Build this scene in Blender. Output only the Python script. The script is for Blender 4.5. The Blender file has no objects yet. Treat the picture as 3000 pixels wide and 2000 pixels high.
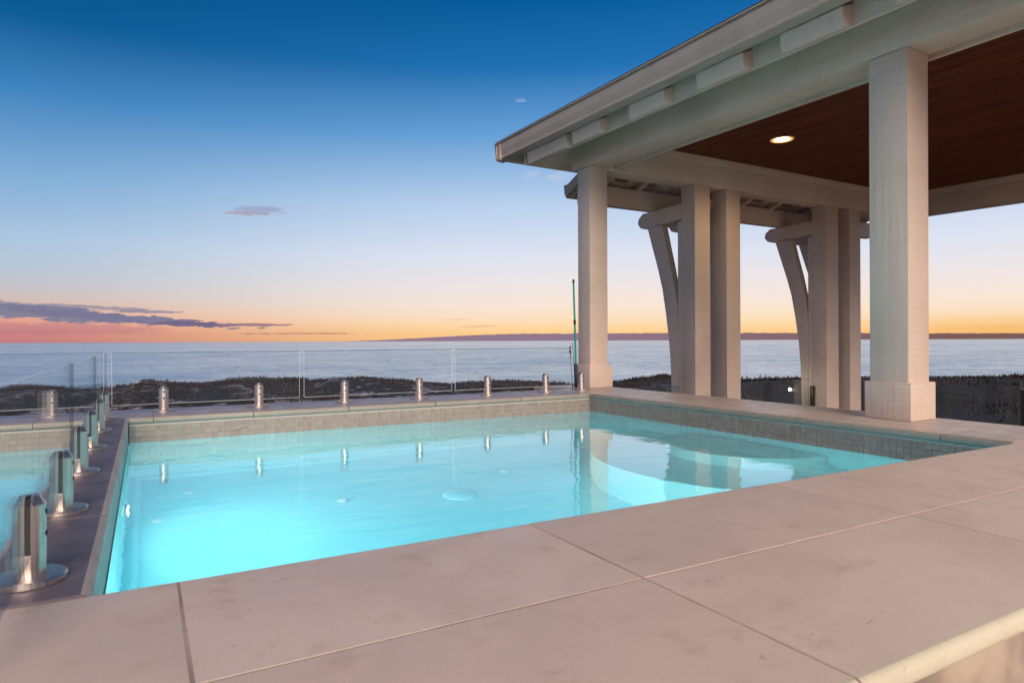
import bpy, bmesh, math, random
from mathutils import Vector, Matrix, noise
random.seed(7)
R = math.radians
scene = bpy.context.scene
col = scene.collection

# ------------------------------------------------------------------ camera
YAW = math.atan2(1075, 1902)
cam_d = bpy.data.cameras.new('camera'); cam = bpy.data.objects.new('camera', cam_d); col.objects.link(cam)
cam_d.sensor_width = 36; cam_d.lens = 36 * 1902 / 3000
cam_d.shift_y = -2 / 3000
cam_d.clip_start = 0.05; cam_d.clip_end = 60000
fw = Vector((math.sin(YAW), math.cos(YAW), 0)); rt = Vector((math.cos(YAW), -math.sin(YAW), 0)); up = Vector((0, 0, 1))
roll = math.atan2(-12, 3000)
rt2 = rt * math.cos(roll) + up * math.sin(roll); up2 = up * math.cos(roll) - rt * math.sin(roll)
m = Matrix((rt2, up2, -fw)).transposed().to_4x4(); m.translation = Vector((0, 0, 0.45))
cam.matrix_world = m
cam_d.dof.use_dof = True; cam_d.dof.focus_distance = 5.0; cam_d.dof.aperture_fstop = 8.0
scene.camera = cam

# ------------------------------------------------------------------ view + sky + house fill light
vs = scene.view_settings
vs.view_transform = 'Standard'; vs.look = 'None'; vs.exposure = 0; vs.gamma = 1; vs.use_curve_mapping = False
scene.cycles.max_bounces = 10; scene.cycles.transparent_max_bounces = 16
scene.cycles.sample_clamp_indirect = 3.0

def lin(c, s=1.0):
    return tuple(s * ((v / 255) / 12.92 if v / 255 <= .04045 else ((v / 255 + .055) / 1.055) ** 2.4) for v in c) + (1,)

class NT:
    """small helper to write node maths as expressions"""
    def __init__(s, tree): s.t = tree; s.n = tree.nodes; s.l = tree.links
    def put(s, inp, v):
        if isinstance(v, bpy.types.NodeSocket): s.l.new(v, inp)
        else: inp.default_value = v
    def node(s, kind, out=0, props=None, **ins):
        n = s.n.new(kind)
        for k, v in (props or {}).items(): setattr(n, k, v)
        for k, v in ins.items():
            key = int(k[1:]) if k[0] == '_' and k[1:].isdigit() else k.replace('_', ' ')
            s.put(n.inputs[key], v)
        return n.outputs[out]
    def m(s, op, a, b=0.0, c=0.0, clamp=False):
        n = s.n.new('ShaderNodeMath'); n.operation = op; n.use_clamp = clamp
        s.put(n.inputs[0], a); s.put(n.inputs[1], b); s.put(n.inputs[2], c)
        return n.outputs[0]
    def step(s, v, a, b, lo=0.0, hi=1.0):
        n = s.n.new('ShaderNodeMapRange'); n.interpolation_type = 'SMOOTHSTEP'
        s.put(n.inputs[0], v); s.put(n.inputs[1], a); s.put(n.inputs[2], b); s.put(n.inputs[3], lo); s.put(n.inputs[4], hi)
        return n.outputs[0]
    def mix(s, f, a, b, blend='MIX'):
        n = s.n.new('ShaderNodeMix'); n.data_type = 'RGBA'; n.blend_type = blend
        s.put(n.inputs[0], f); s.put(n.inputs[6], a); s.put(n.inputs[7], b)
        return n.outputs[2]
    def ramp(s, v, stops, interp='LINEAR'):
        n = s.n.new('ShaderNodeValToRGB'); n.color_ramp.interpolation = interp
        el = n.color_ramp.elements
        while len(el) < len(stops): el.new(0.5)
        for e, (p, c) in zip(el, sorted(stops)): e.position = p; e.color = c
        s.put(n.inputs[0], v); return n.outputs[0]
    def comb(s, x, y, z):
        n = s.n.new('ShaderNodeCombineXYZ'); s.put(n.inputs[0], x); s.put(n.inputs[1], y); s.put(n.inputs[2], z); return n.outputs[0]
    def noise(s, vec, scale, detail=4, rough=.55, dist=0.0):
        n = s.n.new('ShaderNodeTexNoise')
        s.put(n.inputs['Vector'], vec); s.put(n.inputs['Scale'], scale); s.put(n.inputs['Detail'], detail)
        s.put(n.inputs['Roughness'], rough); s.put(n.inputs['Distortion'], dist)
        return n.outputs[0]

world = bpy.data.worlds.new('World'); scene.world = world; world.use_nodes = True
wt = world.node_tree; wt.nodes.clear(); W = NT(wt)
tc = wt.nodes.new('ShaderNodeTexCoord').outputs['Generated']
sep = wt.nodes.new('ShaderNodeSeparateXYZ'); wt.links.new(tc, sep.inputs[0])
X, Y, Z = sep.outputs
el = W.m('MULTIPLY', W.m('ARCSINE', Z), 57.2958)             # elevation in degrees
az = W.m('MULTIPLY', W.m('ARCTAN2', X, Y), 57.2958)          # compass angle in degrees, 0 = +Y
ev = W.m('POWER', W.m('DIVIDE', W.m('MAXIMUM', el, 0.0), 90.0, clamp=True), 0.5)
def stops(lst): return [(math.sqrt(e / 90), lin(c)) for e, c in lst]
cool = W.ramp(ev, stops([(0, (184, 118, 130)), (.7, (206, 130, 128)), (1.4, (226, 156, 138)), (2.2, (224, 176, 160)), (3.2, (206, 190, 186)), (4.5, (188, 196, 206)),
                         (7.4, (170, 197, 223)), (11.8, (126, 172, 213)), (17.4, (62, 131, 190)), (22.0, (8, 92, 150)), (27.7, (0, 74, 132)), (45, (0, 56, 108)), (90, (2, 44, 88))]))
warm = W.ramp(ev, stops([(0, (253, 194, 126)), (.7, (254, 207, 144)), (1.2, (253, 216, 162)), (2.0, (251, 225, 193)), (3.0, (247, 229, 212)), (4.45, (241, 229, 226)), (7.4, (222, 227, 241)),
                         (11.8, (186, 209, 237)), (17.4, (106, 163, 216)), (22.7, (32, 114, 180)), (27.7, (0, 93, 156)), (45, (0, 66, 124)), (90, (4, 48, 94))]))
SA = R(56)
sd = W.m('ADD', W.m('MULTIPLY', X, math.sin(SA)), W.m('MULTIPLY', Y, math.cos(SA)))
wf = W.step(sd, .38, .93)
sky = W.mix(wf, cool, warm)
# soft orange strengthening over the spot where the sun went down
g1 = W.m('MULTIPLY', W.step(W.m('ABSOLUTE', W.m('SUBTRACT', az, 70.0)), 22.0, 2.0), W.step(el, 2.4, 0.4))
streak = W.noise(W.comb(W.m('MULTIPLY', az, .05), W.m('MULTIPLY', el, 1.6), 0.0), 2.0, 4)
sky = W.mix(W.m('MULTIPLY', g1, W.m('ADD', .05, W.m('MULTIPLY', streak, .8)), clamp=True), sky, lin((240, 168, 74)))
# clouds: (azimuth, elevation) noise, stretched sideways
cn = W.noise(W.comb(W.m('MULTIPLY', az, .33), W.m('MULTIPLY', el, 1.9), 3.0), 1.0, 7, .6)
cn2 = W.noise(W.comb(W.m('MULTIPLY', az, .9), W.m('MULTIPLY', el, 4.5), 9.0), 1.0, 6, .62)
def cloud(sky, a0, e0, ra, re, slope, c, thr, amt, nz, soft=.12):
    da = W.m('DIVIDE', W.m('SUBTRACT', az, a0), ra)
    ec = W.m('ADD', e0, W.m('MULTIPLY', W.m('SUBTRACT', az, a0), slope))
    de = W.m('DIVIDE', W.m('SUBTRACT', el, ec), re)
    d = W.m('SQRT', W.m('ADD', W.m('POWER', W.m('ABSOLUTE', da), 2.4), W.m('MULTIPLY', de, de)))
    v = W.m('SUBTRACT', W.m('ADD', W.m('MULTIPLY', W.m('SUBTRACT', nz, .5), 2.6), 1.0), d)
    return W.mix(W.m('MULTIPLY', W.step(v, thr - soft, thr + soft), amt), sky, c)
cn3 = W.noise(W.comb(W.m('MULTIPLY', az, .62), W.m('MULTIPLY', el, 3.0), 14.0), 1.0, 8, .66)
sky = cloud(sky, -6, 1.0, 9, .55, 0, lin((176, 116, 136)), .22, .45, cn3, .3)
sky = cloud(sky, -9.5, 2.75, 5.5, .32, -.05, lin((136, 134, 160)), .20, .8, cn3, .10)
sky = cloud(sky, -7, 2.2, 8, .52, -.075, lin((120, 124, 152)), .08, .92, cn3, .10)
sky = cloud(sky, -1, 1.78, 8, .36, -.075, lin((122, 120, 150)), .10, .95, cn3, .09)
sky = cloud(sky, -3.5, 2.6, 4.5, .16, -.03, lin((140, 136, 160)), .2, .75, cn2)
sky = cloud(sky, 3.6, 1.42, 3.4, .28, -.03, lin((116, 102, 134)), .16, .92, cn3, .1)
sky = cloud(sky, 8.0, 1.38, 3.0, .15, 0, lin((140, 112, 132)), .18, .85, cn2)
sky = cloud(sky, .0, 2.35, 2.6, .13, 0, lin((128, 128, 156)), .16, .8, cn2)
sky = cloud(sky, 11.5, .68, 6, .07, .003, lin((170, 120, 122)), .25, .8, cn2)
sky = cloud(sky, 8.1, 10.65, 2.5, .42, .05, lin((158, 168, 200)), .24, .9, cn2, .2)
sky = cloud(sky, 7.2, 10.38, 2.2, .18, .03, lin((176, 164, 182)), .34, .85, cn2, .2)
sky = cloud(sky, 33.6, 14.1, 1.9, .7, .12, lin((196, 204, 228)), .55, .5, cn2, .25)
sky = cloud(sky, 31.3, 14.3, 1.3, .6, .12, lin((190, 200, 228)), .6, .45, cn2, .25)
sky = cloud(sky, 30.3, 20.3, .8, .25, 0, lin((150, 180, 220)), .5, .6, cn2, .25)
sky = cloud(sky, 24.5, 1.9, 1.5, .05, .01, lin((236, 170, 150)), .3, .7, cn2)
sky = cloud(sky, 27.0, 1.3, 2.4, .08, .03, lin((226, 160, 148)), .35, .6, cn2)
# low bank of cloud lying on the horizon
bh = W.noise(W.comb(W.m('MULTIPLY', az, 1.1), 0.0, 5.0), 1.0, 6, .62)
top = W.m('MULTIPLY', W.m('MULTIPLY', W.step(az, 13.0, 31.0), W.step(az, 78.0, 40.0, .34, .62)), W.m('ADD', .78, W.m('MULTIPLY', bh, .46)))
bank = W.step(W.m('SUBTRACT', top, el), -.012, .03)
sky = W.mix(W.m('MULTIPLY', bank, W.step(el, -1.0, -.9)), sky, W.mix(W.step(az, 30.0, 66.0), lin((146, 120, 140)), lin((124, 92, 90))))
# a little of the physical sky at dusk under the graded one
ns = wt.nodes.new('ShaderNodeTexSky'); ns.sky_type = 'NISHITA'; ns.sun_disc = False
ns.sun_elevation = R(-4.0); ns.sun_rotation = R(56); ns.altitude = 10
bg1 = wt.nodes.new('ShaderNodeBackground'); bg1.inputs[1].default_value = 1.0; wt.links.new(sky, bg1.inputs[0])
bg2 = wt.nodes.new('ShaderNodeBackground'); bg2.inputs[1].default_value = 0.05; wt.links.new(ns.outputs[0], bg2.inputs[0])
ad = wt.nodes.new('ShaderNodeAddShader'); wt.links.new(bg1.outputs[0], ad.inputs[0]); wt.links.new(bg2.outputs[0], ad.inputs[1])
wo = wt.nodes.new('ShaderNodeOutputWorld'); wt.links.new(ad.outputs[0], wo.inputs[0])

house_fill_d = bpy.data.lights.new('house_fill', 'SUN'); house_fill_d.energy = 4.7; house_fill_d.angle = R(40); house_fill_d.color = (1.0, .80, .67)  # sun-type fill lamp standing in for warm light of the unseen house
house_fill = bpy.data.objects.new('house_fill', house_fill_d); col.objects.link(house_fill)
house_fill.rotation_euler = Vector((-.20, -.86, .47)).to_track_quat('Z', 'Y').to_euler()

# ------------------------------------------------------------------ materials
MATS = {}
def mat(name, base, rough=.6, metal=0.0, spec=.5):
    m = bpy.data.materials.new(name); m.use_nodes = True
    N = NT(m.node_tree); b = m.node_tree.nodes['Principled BSDF']
    b.inputs['Base Color'].default_value = tuple(base[:3]) + (1,)
    b.inputs['Roughness'].default_value = rough; b.inputs['Metallic'].default_value = metal
    b.inputs['Specular IOR Level'].default_value = spec
    MATS[name] = m
    return m, N, b
def objco(N, sx=1, sy=1, sz=1, rand=False):
    t = N.n.new('ShaderNodeTexCoord').outputs['Object']
    if rand:
        oi = N.n.new('ShaderNodeObjectInfo').outputs['Random']
        t = N.node('ShaderNodeVectorMath', props={'operation': 'ADD'}, _0=t, _1=N.comb(N.m('MULTIPLY', oi, 37.0), N.m('MULTIPLY', oi, 91.0), 0.0))
    mp = N.n.new('ShaderNodeMapping'); N.l.new(t, mp.inputs[0]); mp.inputs['Scale'].default_value = (sx, sy, sz)
    return mp.outputs[0]
def bump(N, b, h, strength=.3, dist=.01):
    n = N.n.new('ShaderNodeBump'); n.inputs['Strength'].default_value = strength; n.inputs['Distance'].default_value = dist
    N.l.new(h, n.inputs['Height']); N.l.new(n.outputs[0], b.inputs['Normal'])

def stone(name, c1, c2, c3, rough=.45, spot=.5):
    """honed limestone: clouding, fine grain, fossil-like dark flecks"""
    m, N, b = mat(name, c1, rough)
    oc = objco(N, rand=True); fl = objco(N, 1, 2.6, 1, rand=True)
    big = N.noise(oc, 2.2, 5, .6, .6); mid = N.noise(oc, 11, 5, .65); fine = N.noise(oc, 260, 3, .7)
    c = N.mix(N.step(big, .38, .68), c1, c2)
    c = N.mix(N.m('MULTIPLY', N.step(mid, .52, .74), .55), c, c3)
    flk = N.noise(fl, 16, 3, .5, 1.6)
    c = N.mix(N.m('MULTIPLY', N.step(flk, .69, .76), spot), c, tuple(v * .62 for v in c3[:3]) + (1,))
    pit = N.noise(oc, 75, 2, .5)
    c = N.mix(N.m('MULTIPLY', N.step(pit, .70, .76), spot * .5), c, tuple(v * .6 for v in c3[:3]) + (1,))
    c = N.mix(.10, c, N.ramp(fine, [(.3, (.1, .1, .1, 1)), (.7, (.9, .85, .8, 1))]), 'OVERLAY')
    orr = N.n.new('ShaderNodeObjectInfo').outputs['Random']
    c = N.mix(N.m('MULTIPLY', orr, .30), c, c3)
    N.l.new(c, b.inputs['Base Color'])
    N.l.new(N.step(mid, .3, .7, rough - .08, rough + .14), b.inputs['Roughness'])
    bump(N, b, N.m('ADD', N.m('MULTIPLY', mid, .5), N.m('MULTIPLY', fine, .15)), .12, .004)
    return m
M_DECK = stone('deck_limestone', (.66, .54, .455, 1), (.59, .48, .405, 1), (.44, .34, .28, 1), .5, .5)
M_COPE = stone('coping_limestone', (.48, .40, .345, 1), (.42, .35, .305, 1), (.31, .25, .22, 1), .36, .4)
M_FAR = stone('far_coping_shaded', (.24, .21, .25, 1), (.205, .182, .22, 1), (.15, .13, .155, 1), .38, .4)  # darker copy of the coping stone; its dimmer light is in the colour
M_FNOSE = stone('far_nosing_stone', (.29, .265, .225, 1), (.25, .225, .19, 1), (.18, .16, .13, 1), .5, .5)
M_DARK = stone('fence_coping_shaded', (.165, .135, .16, 1), (.145, .12, .142, 1), (.10, .08, .09, 1), .5, .35)  # shade lying on the fence strip is put into the stone colour
M_NOSE = stone('nosing_limestone', (.47, .40, .35, 1), (.42, .36, .31, 1), (.30, .25, .21, 1), .5, .5)
M_WALLN = stone('rendered_wall', (.68, .74, .50, 1), (.64, .70, .48, 1), (.56, .60, .40, 1), .7, .1)
M_NEDGE = stone('deck_edge_limestone', (.60, .56, .42, 1), (.55, .51, .38, 1), (.42, .37, .25, 1), .55, .4)

m, N, b = mat('grout', (.46, .38, .30), .85)
N.l.new(N.mix(N.step(N.noise(objco(N), 5, 5), .35, .65), (.43, .35, .265, 1), (.22, .17, .14, 1)), b.inputs['Base Color']); M_GROUT = m
m, N, b = mat('tile_grout', (.42, .40, .37), .85); M_TGROUT = m

m, N, b = mat('mosaic_tile', (.3, .27, .25), .32)
oi = N.n.new('ShaderNodeObjectInfo').outputs['Random']
c = N.mix(oi, (.215, .18, .155, 1), (.27, .23, .20, 1))
c = N.mix(N.m('MULTIPLY', N.step(N.noise(objco(N, rand=True), 60, 3), .5, .7), .3), c, (.2, .17, .15, 1))
N.l.new(c, b.inputs['Base Color']); M_TILE = m

m, N, b = mat('painted_timber', (.62, .52, .46), .55)
oc = objco(N); saw = objco(N, 2, 2, 75); gr = objco(N, 26, 26, .8)
big = N.noise(oc, 1.6, 4); s1 = N.noise(saw, 1, 3, .6); g = N.noise(gr, 1, 4, .6); st = N.noise(objco(N, 9, 9, 2.2), 1, 5, .65)
c = N.mix(N.step(big, .35, .7), (.63, .505, .42, 1), (.55, .44, .36, 1))
c = N.mix(N.m('MULTIPLY', N.step(st, .60, .78), .40), c, (.30, .235, .19, 1))
c = N.mix(N.m('MULTIPLY', N.step(s1, .52, .66), .07), c, (.34, .27, .22, 1))
c = N.mix(N.m('MULTIPLY', N.step(g, .60, .70), .22), c, (.34, .27, .22, 1))
N.l.new(c, b.inputs['Base Color'])
bump(N, b, N.m('ADD', s1, N.m('MULTIPLY', g, 1.2)), .6, .005); M_PAINT = m

m, N, b = mat('painted_metal', (.58, .49, .44), .4)
N.l.new(N.mix(N.step(N.noise(objco(N), 3, 4), .4, .7), (.42, .335, .28, 1), (.37, .295, .245, 1)), b.inputs['Base Color']); M_GUTTER = m
m, N, b = mat('roof_metal', (.10, .11, .14), .45, .3); M_ROOF = m
m, N, b = mat('dark_red_timber', (.20, .09, .06), .6)
N.l.new(N.mix(N.noise(objco(N, 4, 4, 20), 2, 4), (.26, .12, .08, 1), (.14, .06, .045, 1)), b.inputs['Base Color']); M_RED = m  # dark red-brown timber of the rafter blocks

m, N, b = mat('ceiling_wood', (.12, .035, .015), .5, 0, .12)
oc = objco(N, 22, .9, 22, rand=True)
gn = N.noise(oc, 1.5, 6, .62, 1.2); oi = N.n.new('ShaderNodeObjectInfo').outputs['Random']
c = N.mix(N.step(gn, .32, .72), (.16, .040, .013, 1), (.06, .015, .006, 1))
c = N.mix(N.m('MULTIPLY', oi, .45), c, (.07, .018, .008, 1))
N.l.new(c, b.inputs['Base Color']); bump(N, b, gn, .15, .003); M_WOOD = m
m, N, b = mat('board_gap', (.01, .006, .004), .9); M_GAP = m

m, N, b = mat('brushed_steel', (.62, .59, .56), .34, 1.0)
bs = N.noise(objco(N, 420, 420, 3), 1, 3, .6)
N.l.new(N.step(bs, .3, .7, .26, .50), b.inputs['Roughness'])
N.l.new(N.mix(bs, (.48, .42, .385, 1), (.72, .64, .58, 1)), b.inputs['Base Color']); bump(N, b, bs, .25, .0006); M_STEEL = m
m, N, b = mat('dark_slot', (.006, .006, .007), .7); M_SLOT = m
m, N, b = mat('bronze', (.05, .035, .022), .4, .6); M_BRONZE = m
m, N, b = mat('bronze_cap', (.35, .22, .08), .3, .9); M_BCAP = m

def glass(name, haze, hcol, spots):
    m = bpy.data.materials.new(name); m.use_nodes = True; N = NT(m.node_tree); N.n.clear()
    tr = N.node('ShaderNodeBsdfTransparent', Color=(.93, .96, .97, 1))
    gl = N.node('ShaderNodeBsdfGlossy', Color=(1, 1, 1, 1), Roughness=.015)
    fr = N.node('ShaderNodeFresnel', IOR=1.45)
    s1 = N.node('ShaderNodeMixShader', _0=N.m('MULTIPLY', fr, .32, clamp=True), _1=tr, _2=gl)
    dif = N.node('ShaderNodeBsdfDiffuse', Color=hcol); tl = N.node('ShaderNodeBsdfTranslucent', Color=hcol)
    d2 = N.node('ShaderNodeMixShader', _0=.5, _1=dif, _2=tl)
    oc = objco(N)
    n1 = N.noise(oc, 3.0, 4, .6)
    h = N.m('MULTIPLY', N.m('ADD', .5, n1), haze)
    if spots:
        sp = N.noise(objco(N, 60, 60, 42), 1, 2, .5); run = N.noise(objco(N, 14, 14, 1.2), 1, 3)
        h = N.m('ADD', h, N.m('MULTIPLY', N.m('MULTIPLY', N.step(sp, .60, .70), N.step(run, .36, .62)), spots))
    sh = N.node('ShaderNodeMixShader', _0=h, _1=s1, _2=d2)
    o = N.n.new('ShaderNodeOutputMaterial'); N.l.new(sh, o.inputs[0]); return m
M_GLASS = glass('hazed_glass', .010, (.58, .56, .78, 1), 0.0)  # pale haze in the colour lightens the view like reflected light
M_GLASSW = glass('wet_glass', .008, (.62, .56, .52, 1), .10)
m, N, b = mat('glass_edge', (.50, .58, .60), .25); b.inputs['Alpha'].default_value = .48; M_EDGE = m
m, N, b = mat('dark_glass_edge', (.012, .022, .026), .2); b.inputs['Alpha'].default_value = .35; M_EDGE_D = m
m, N, b = mat('glass_arris', (.05, .12, .17), .3); b.inputs['Alpha'].default_value = .8; M_ARRIS = m

m, N, b = mat('pool_plaster', (.30, .78, .84), .6)
N.l.new(N.mix(N.noise(objco(N), 3, 5), (.40, .83, .88, 1), (.48, .87, .91, 1)), b.inputs['Base Color']); M_POOL = m
m, N, b = mat('pool_step', (.66, .90, .92), .6); M_STEP = m
m, N, b = mat('white_plastic', (.75, .8, .8), .4); M_PLAST = m

m = bpy.data.materials.new('pool_water_surface'); m.use_nodes = True; N = NT(m.node_tree); N.n.clear()
oc = objco(N, 1.0, 1.6, 1)
h = N.m('ADD', N.noise(oc, 2.1, 3, .5, .4), N.m('MULTIPLY', N.noise(oc, 13, 3, .5), .16))
bp = N.n.new('ShaderNodeBump'); bp.inputs['Strength'].default_value = .085; bp.inputs['Distance'].default_value = .05; N.l.new(h, bp.inputs['Height'])
rf_ = N.node('ShaderNodeBsdfRefraction', Color=(.74, 1, 1, 1), Roughness=0.0, IOR=1.333, Normal=bp.outputs[0])
gl_ = N.node('ShaderNodeBsdfGlossy', Color=(1, 1, 1, 1), Roughness=0.0, Normal=bp.outputs[0])
fr_ = N.node('ShaderNodeFresnel', IOR=1.333, Normal=bp.outputs[0])
g = N.node('ShaderNodeMixShader', _0=N.m('MULTIPLY', fr_, 1.5, clamp=True), _1=rf_, _2=gl_)
o = N.n.new('ShaderNodeOutputMaterial'); N.l.new(g, o.inputs[0]); M_WATER = m

def emit(name, c, s):
    m = bpy.data.materials.new(name); m.use_nodes = True; N = NT(m.node_tree); N.n.clear()
    e = N.node('ShaderNodeEmission', Color=c, Strength=s); o = N.n.new('ShaderNodeOutputMaterial'); N.l.new(e, o.inputs[0]); return m
M_LAMP = emit('warm_lamp', (1, .82, .55, 1), 14); M_RING = emit('warm_lamp_rim', (1, .33, .03, 1), 1.6)
M_PLAMP = emit('pool_lamp_lens', (.8, 1, 1, 1), 10); M_SPOT = emit('reflected_lamp_glint', (1, .93, .7, 1), 60)  # last one glows for a lamp reflection in the balustrade glass

m = bpy.data.materials.new('sea_water'); m.use_nodes = True; N = NT(m.node_tree); N.n.clear()
t = N.n.new('ShaderNodeNewGeometry').outputs['Position']
w1 = N.noise(t, .028, 9, .70, .3); w2 = N.noise(t, .21, 4, .62, .3); w3 = N.noise(t, .0016, 5, .6, .8)
bp = N.n.new('ShaderNodeBump'); bp.inputs['Strength'].default_value = 1.0; bp.inputs['Distance'].default_value = 1.0
N.l.new(N.m('ADD', N.m('MULTIPLY', w2, .38), N.m('MULTIPLY', w1, .8)), bp.inputs['Height'])
tone = N.m('ADD', N.m('ADD', N.m('MULTIPLY', N.step(w1, .42, .58), .34), N.m('MULTIPLY', N.step(w2, .40, .60), .40)), N.m('MULTIPLY', N.step(w3, .36, .62), .26))
dif = N.node('ShaderNodeBsdfDiffuse', Color=N.mix(tone, (.015, .22, .44, 1), (.42, .66, .86, 1)))
gls = N.node('ShaderNodeBsdfGlossy', Color=(1, 1, 1, 1), Roughness=.14, Normal=bp.outputs[0])
frs = N.node('ShaderNodeFresnel', IOR=1.333, Normal=bp.outputs[0])
g = N.node('ShaderNodeMixShader', _0=N.m('MINIMUM', N.m('MULTIPLY', frs, 1.1), N.m('ADD', .40, N.m('MULTIPLY', tone, .36))), _1=dif, _2=gls)
o = N.n.new('ShaderNodeOutputMaterial'); N.l.new(g, o.inputs[0]); M_SEA = m

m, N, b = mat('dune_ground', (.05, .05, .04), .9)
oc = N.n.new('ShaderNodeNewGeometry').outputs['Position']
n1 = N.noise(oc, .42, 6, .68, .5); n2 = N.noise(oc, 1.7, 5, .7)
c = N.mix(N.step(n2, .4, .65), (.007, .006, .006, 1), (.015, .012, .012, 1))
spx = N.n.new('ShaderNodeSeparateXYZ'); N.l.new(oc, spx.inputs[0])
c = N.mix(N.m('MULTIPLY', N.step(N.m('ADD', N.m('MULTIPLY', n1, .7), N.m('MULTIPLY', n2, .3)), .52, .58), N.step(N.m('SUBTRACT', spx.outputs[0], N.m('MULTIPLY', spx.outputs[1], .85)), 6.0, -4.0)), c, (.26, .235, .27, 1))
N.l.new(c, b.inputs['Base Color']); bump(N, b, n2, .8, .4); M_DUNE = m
m, N, b = mat('dune_grass_blades', (.045, .04, .03), .8)
N.l.new(N.mix(N.noise(N.n.new('ShaderNodeNewGeometry').outputs['Position'], .9, 3), (.007, .006, .008, 1), (.042, .032, .030, 1)), b.inputs['Base Color']); M_SCRUB = m
m, N, b = mat('pole_teal', (.0, .25, .19), .35); M_TEAL = m
m, N, b = mat('pole_blue', (.01, .03, .07), .4); M_NAVY = m
m, N, b = mat('pole_brown', (.10, .045, .025), .7); M_BROWN = m
m, N, b = mat('terrace_stone', (.40, .34, .28), .7)
N.l.new(N.mix(N.noise(objco(N), 2, 5), (.42, .35, .29, 1), (.34, .28, .23, 1)), b.inputs['Base Color']); M_FLOOR = m

# ------------------------------------------------------------------ mesh helpers
def link(name, me, m, parent=None):
    o = bpy.data.objects.new(name, me); col.objects.link(o)
    if m is not None and not me.materials: me.materials.append(m)
    if parent is not None: o.parent = parent
    return o
def from_bm(name, bm, m, parent=None, smooth=False, xf=None, loc=None):
    if xf:
        for v in bm.verts: v.co = Vector(xf(v.co))
    bmesh.ops.recalc_face_normals(bm, faces=bm.faces)
    me = bpy.data.meshes.new(name)
    bm.to_mesh(me); bm.free()
    if smooth:
        for p in me.polygons: p.use_smooth = True
        try: me.set_sharp_from_angle(angle=R(35))
        except Exception: pass
    o = link(name, me, m, parent)
    if loc: o.location = loc
    return o
def addbox(bm, a, b_, bev=0.0):
    lo = Vector((min(a[i], b_[i]) for i in range(3))); hi = Vector((max(a[i], b_[i]) for i in range(3)))
    r = bmesh.ops.create_cube(bm, size=1.0)
    vs_ = r['verts']
    for v in vs_: v.co = Vector((lo[i] + (v.co[i] + .5) * (hi[i] - lo[i]) for i in range(3)))
    if bev:
        es = list({e for v in vs_ for e in v.link_edges})
        bmesh.ops.bevel(bm, geom=es, offset=bev, segments=2, profile=.6, affect='EDGES')
def box(name, a, b_, m, parent=None, bev=0.004, xf=None, cuts=0):
    bm = bmesh.new(); addbox(bm, a, b_, bev)
    if cuts:
        pass
    return from_bm(name, bm, m, parent, xf=xf, smooth=bev > 0)
def prism(name, prof, axis, t0, t1, m, parent=None, xf=None, smooth=False, seg=1):
    """profile of 2D points extruded along an axis: 'y': (x,z); 'x': (y,z); 'z': (x,y)"""
    bm = bmesh.new(); rings = []
    for k in range(seg + 1):
        t = t0 + (t1 - t0) * k / seg
        rings.append([bm.verts.new((p[0], t, p[1]) if axis == 'y' else (t, p[0], p[1]) if axis == 'x' else (p[0], p[1], t)) for p in prof])
    n = len(prof)
    for A, B in zip(rings, rings[1:]):
        for i in range(n): bm.faces.new((A[i], A[(i + 1) % n], B[(i + 1) % n], B[i]))
    bm.faces.new(rings[0]); bm.faces.new(rings[-1])
    return from_bm(name, bm, m, parent, smooth, xf)
def lathe(name, prof, m, parent=None, seg=40, loc=(0, 0, 0)):
    bm = bmesh.new(); rings = []
    for r, z in prof:
        rings.append([bm.verts.new((r * math.cos(2 * math.pi * k / seg), r * math.sin(2 * math.pi * k / seg), z)) for k in range(seg)] if r > 1e-6 else [bm.verts.new((0, 0, z))])
    for A, B in zip(rings, rings[1:]):
        for k in range(seg):
            a = [A[k % len(A)], A[(k + 1) % len(A)], B[(k + 1) % len(B)], B[k % len(B)]]
            a = list(dict.fromkeys(a))
            if len(a) > 2: bm.faces.new(a)
    return from_bm(name, bm, m, parent, True, loc=loc)
def tube(bm, pts, r, seg=10):
    pts = [Vector(p) for p in pts]; rings = []
    for i, p in enumerate(pts):
        d = (pts[min(i + 1, len(pts) - 1)] - pts[max(i - 1, 0)]).normalized()
        q = d.to_track_quat('Z', 'Y'); rr = r[i] if isinstance(r, (list, tuple)) else r
        rings.append([bm.verts.new(p + q @ Vector((rr * math.cos(2 * math.pi * k / seg), rr * math.sin(2 * math.pi * k / seg), 0))) for k in range(seg)])
    for A, B in zip(rings, rings[1:]):
        for k in range(seg): bm.faces.new((A[k], A[(k + 1) % seg], B[(k + 1) % seg], B[k]))
    bm.faces.new(rings[0]); bm.faces.new(rings[-1])
def thing(name, label, cat, loc=(0, 0, 0), group=None):
    o = bpy.data.objects.new(name, None); col.objects.link(o); o.location = loc; o.empty_display_size = .1
    o['label'] = label; o['category'] = cat
    if group: o['group'] = group
    return o
def tag(o, label=None, cat=None, group=None, kind=None):
    if label: o['label'] = label
    if cat: o['category'] = cat
    if group: o['group'] = group
    if kind: o['kind'] = kind
    return o
def keep(o, parent):
    """parent in place (parent sits at a location of its own)"""
    o.parent = parent; o.matrix_parent_inverse = Matrix.Translation(-Vector(parent.location)); return o

# ------------------------------------------------------------------ setting: sea, dunes
SEA_Z = -9.0
bm = bmesh.new(); rr = [60, 90, 140, 220, 400, 800, 1600, 4000, 12000, 45000]; rings = []
for r in rr: rings.append([bm.verts.new((r * math.sin(R(a)), r * math.cos(R(a)), SEA_Z)) for a in range(-70, 131, 4)])
for A, B in zip(rings, rings[1:]):
    for i in range(len(A) - 1): bm.faces.new((A[i], A[i + 1], B[i + 1], B[i]))
tag(from_bm('sea', bm, M_SEA), kind='structure', label='calm sea reaching to the horizon under the dusk sky')

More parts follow.
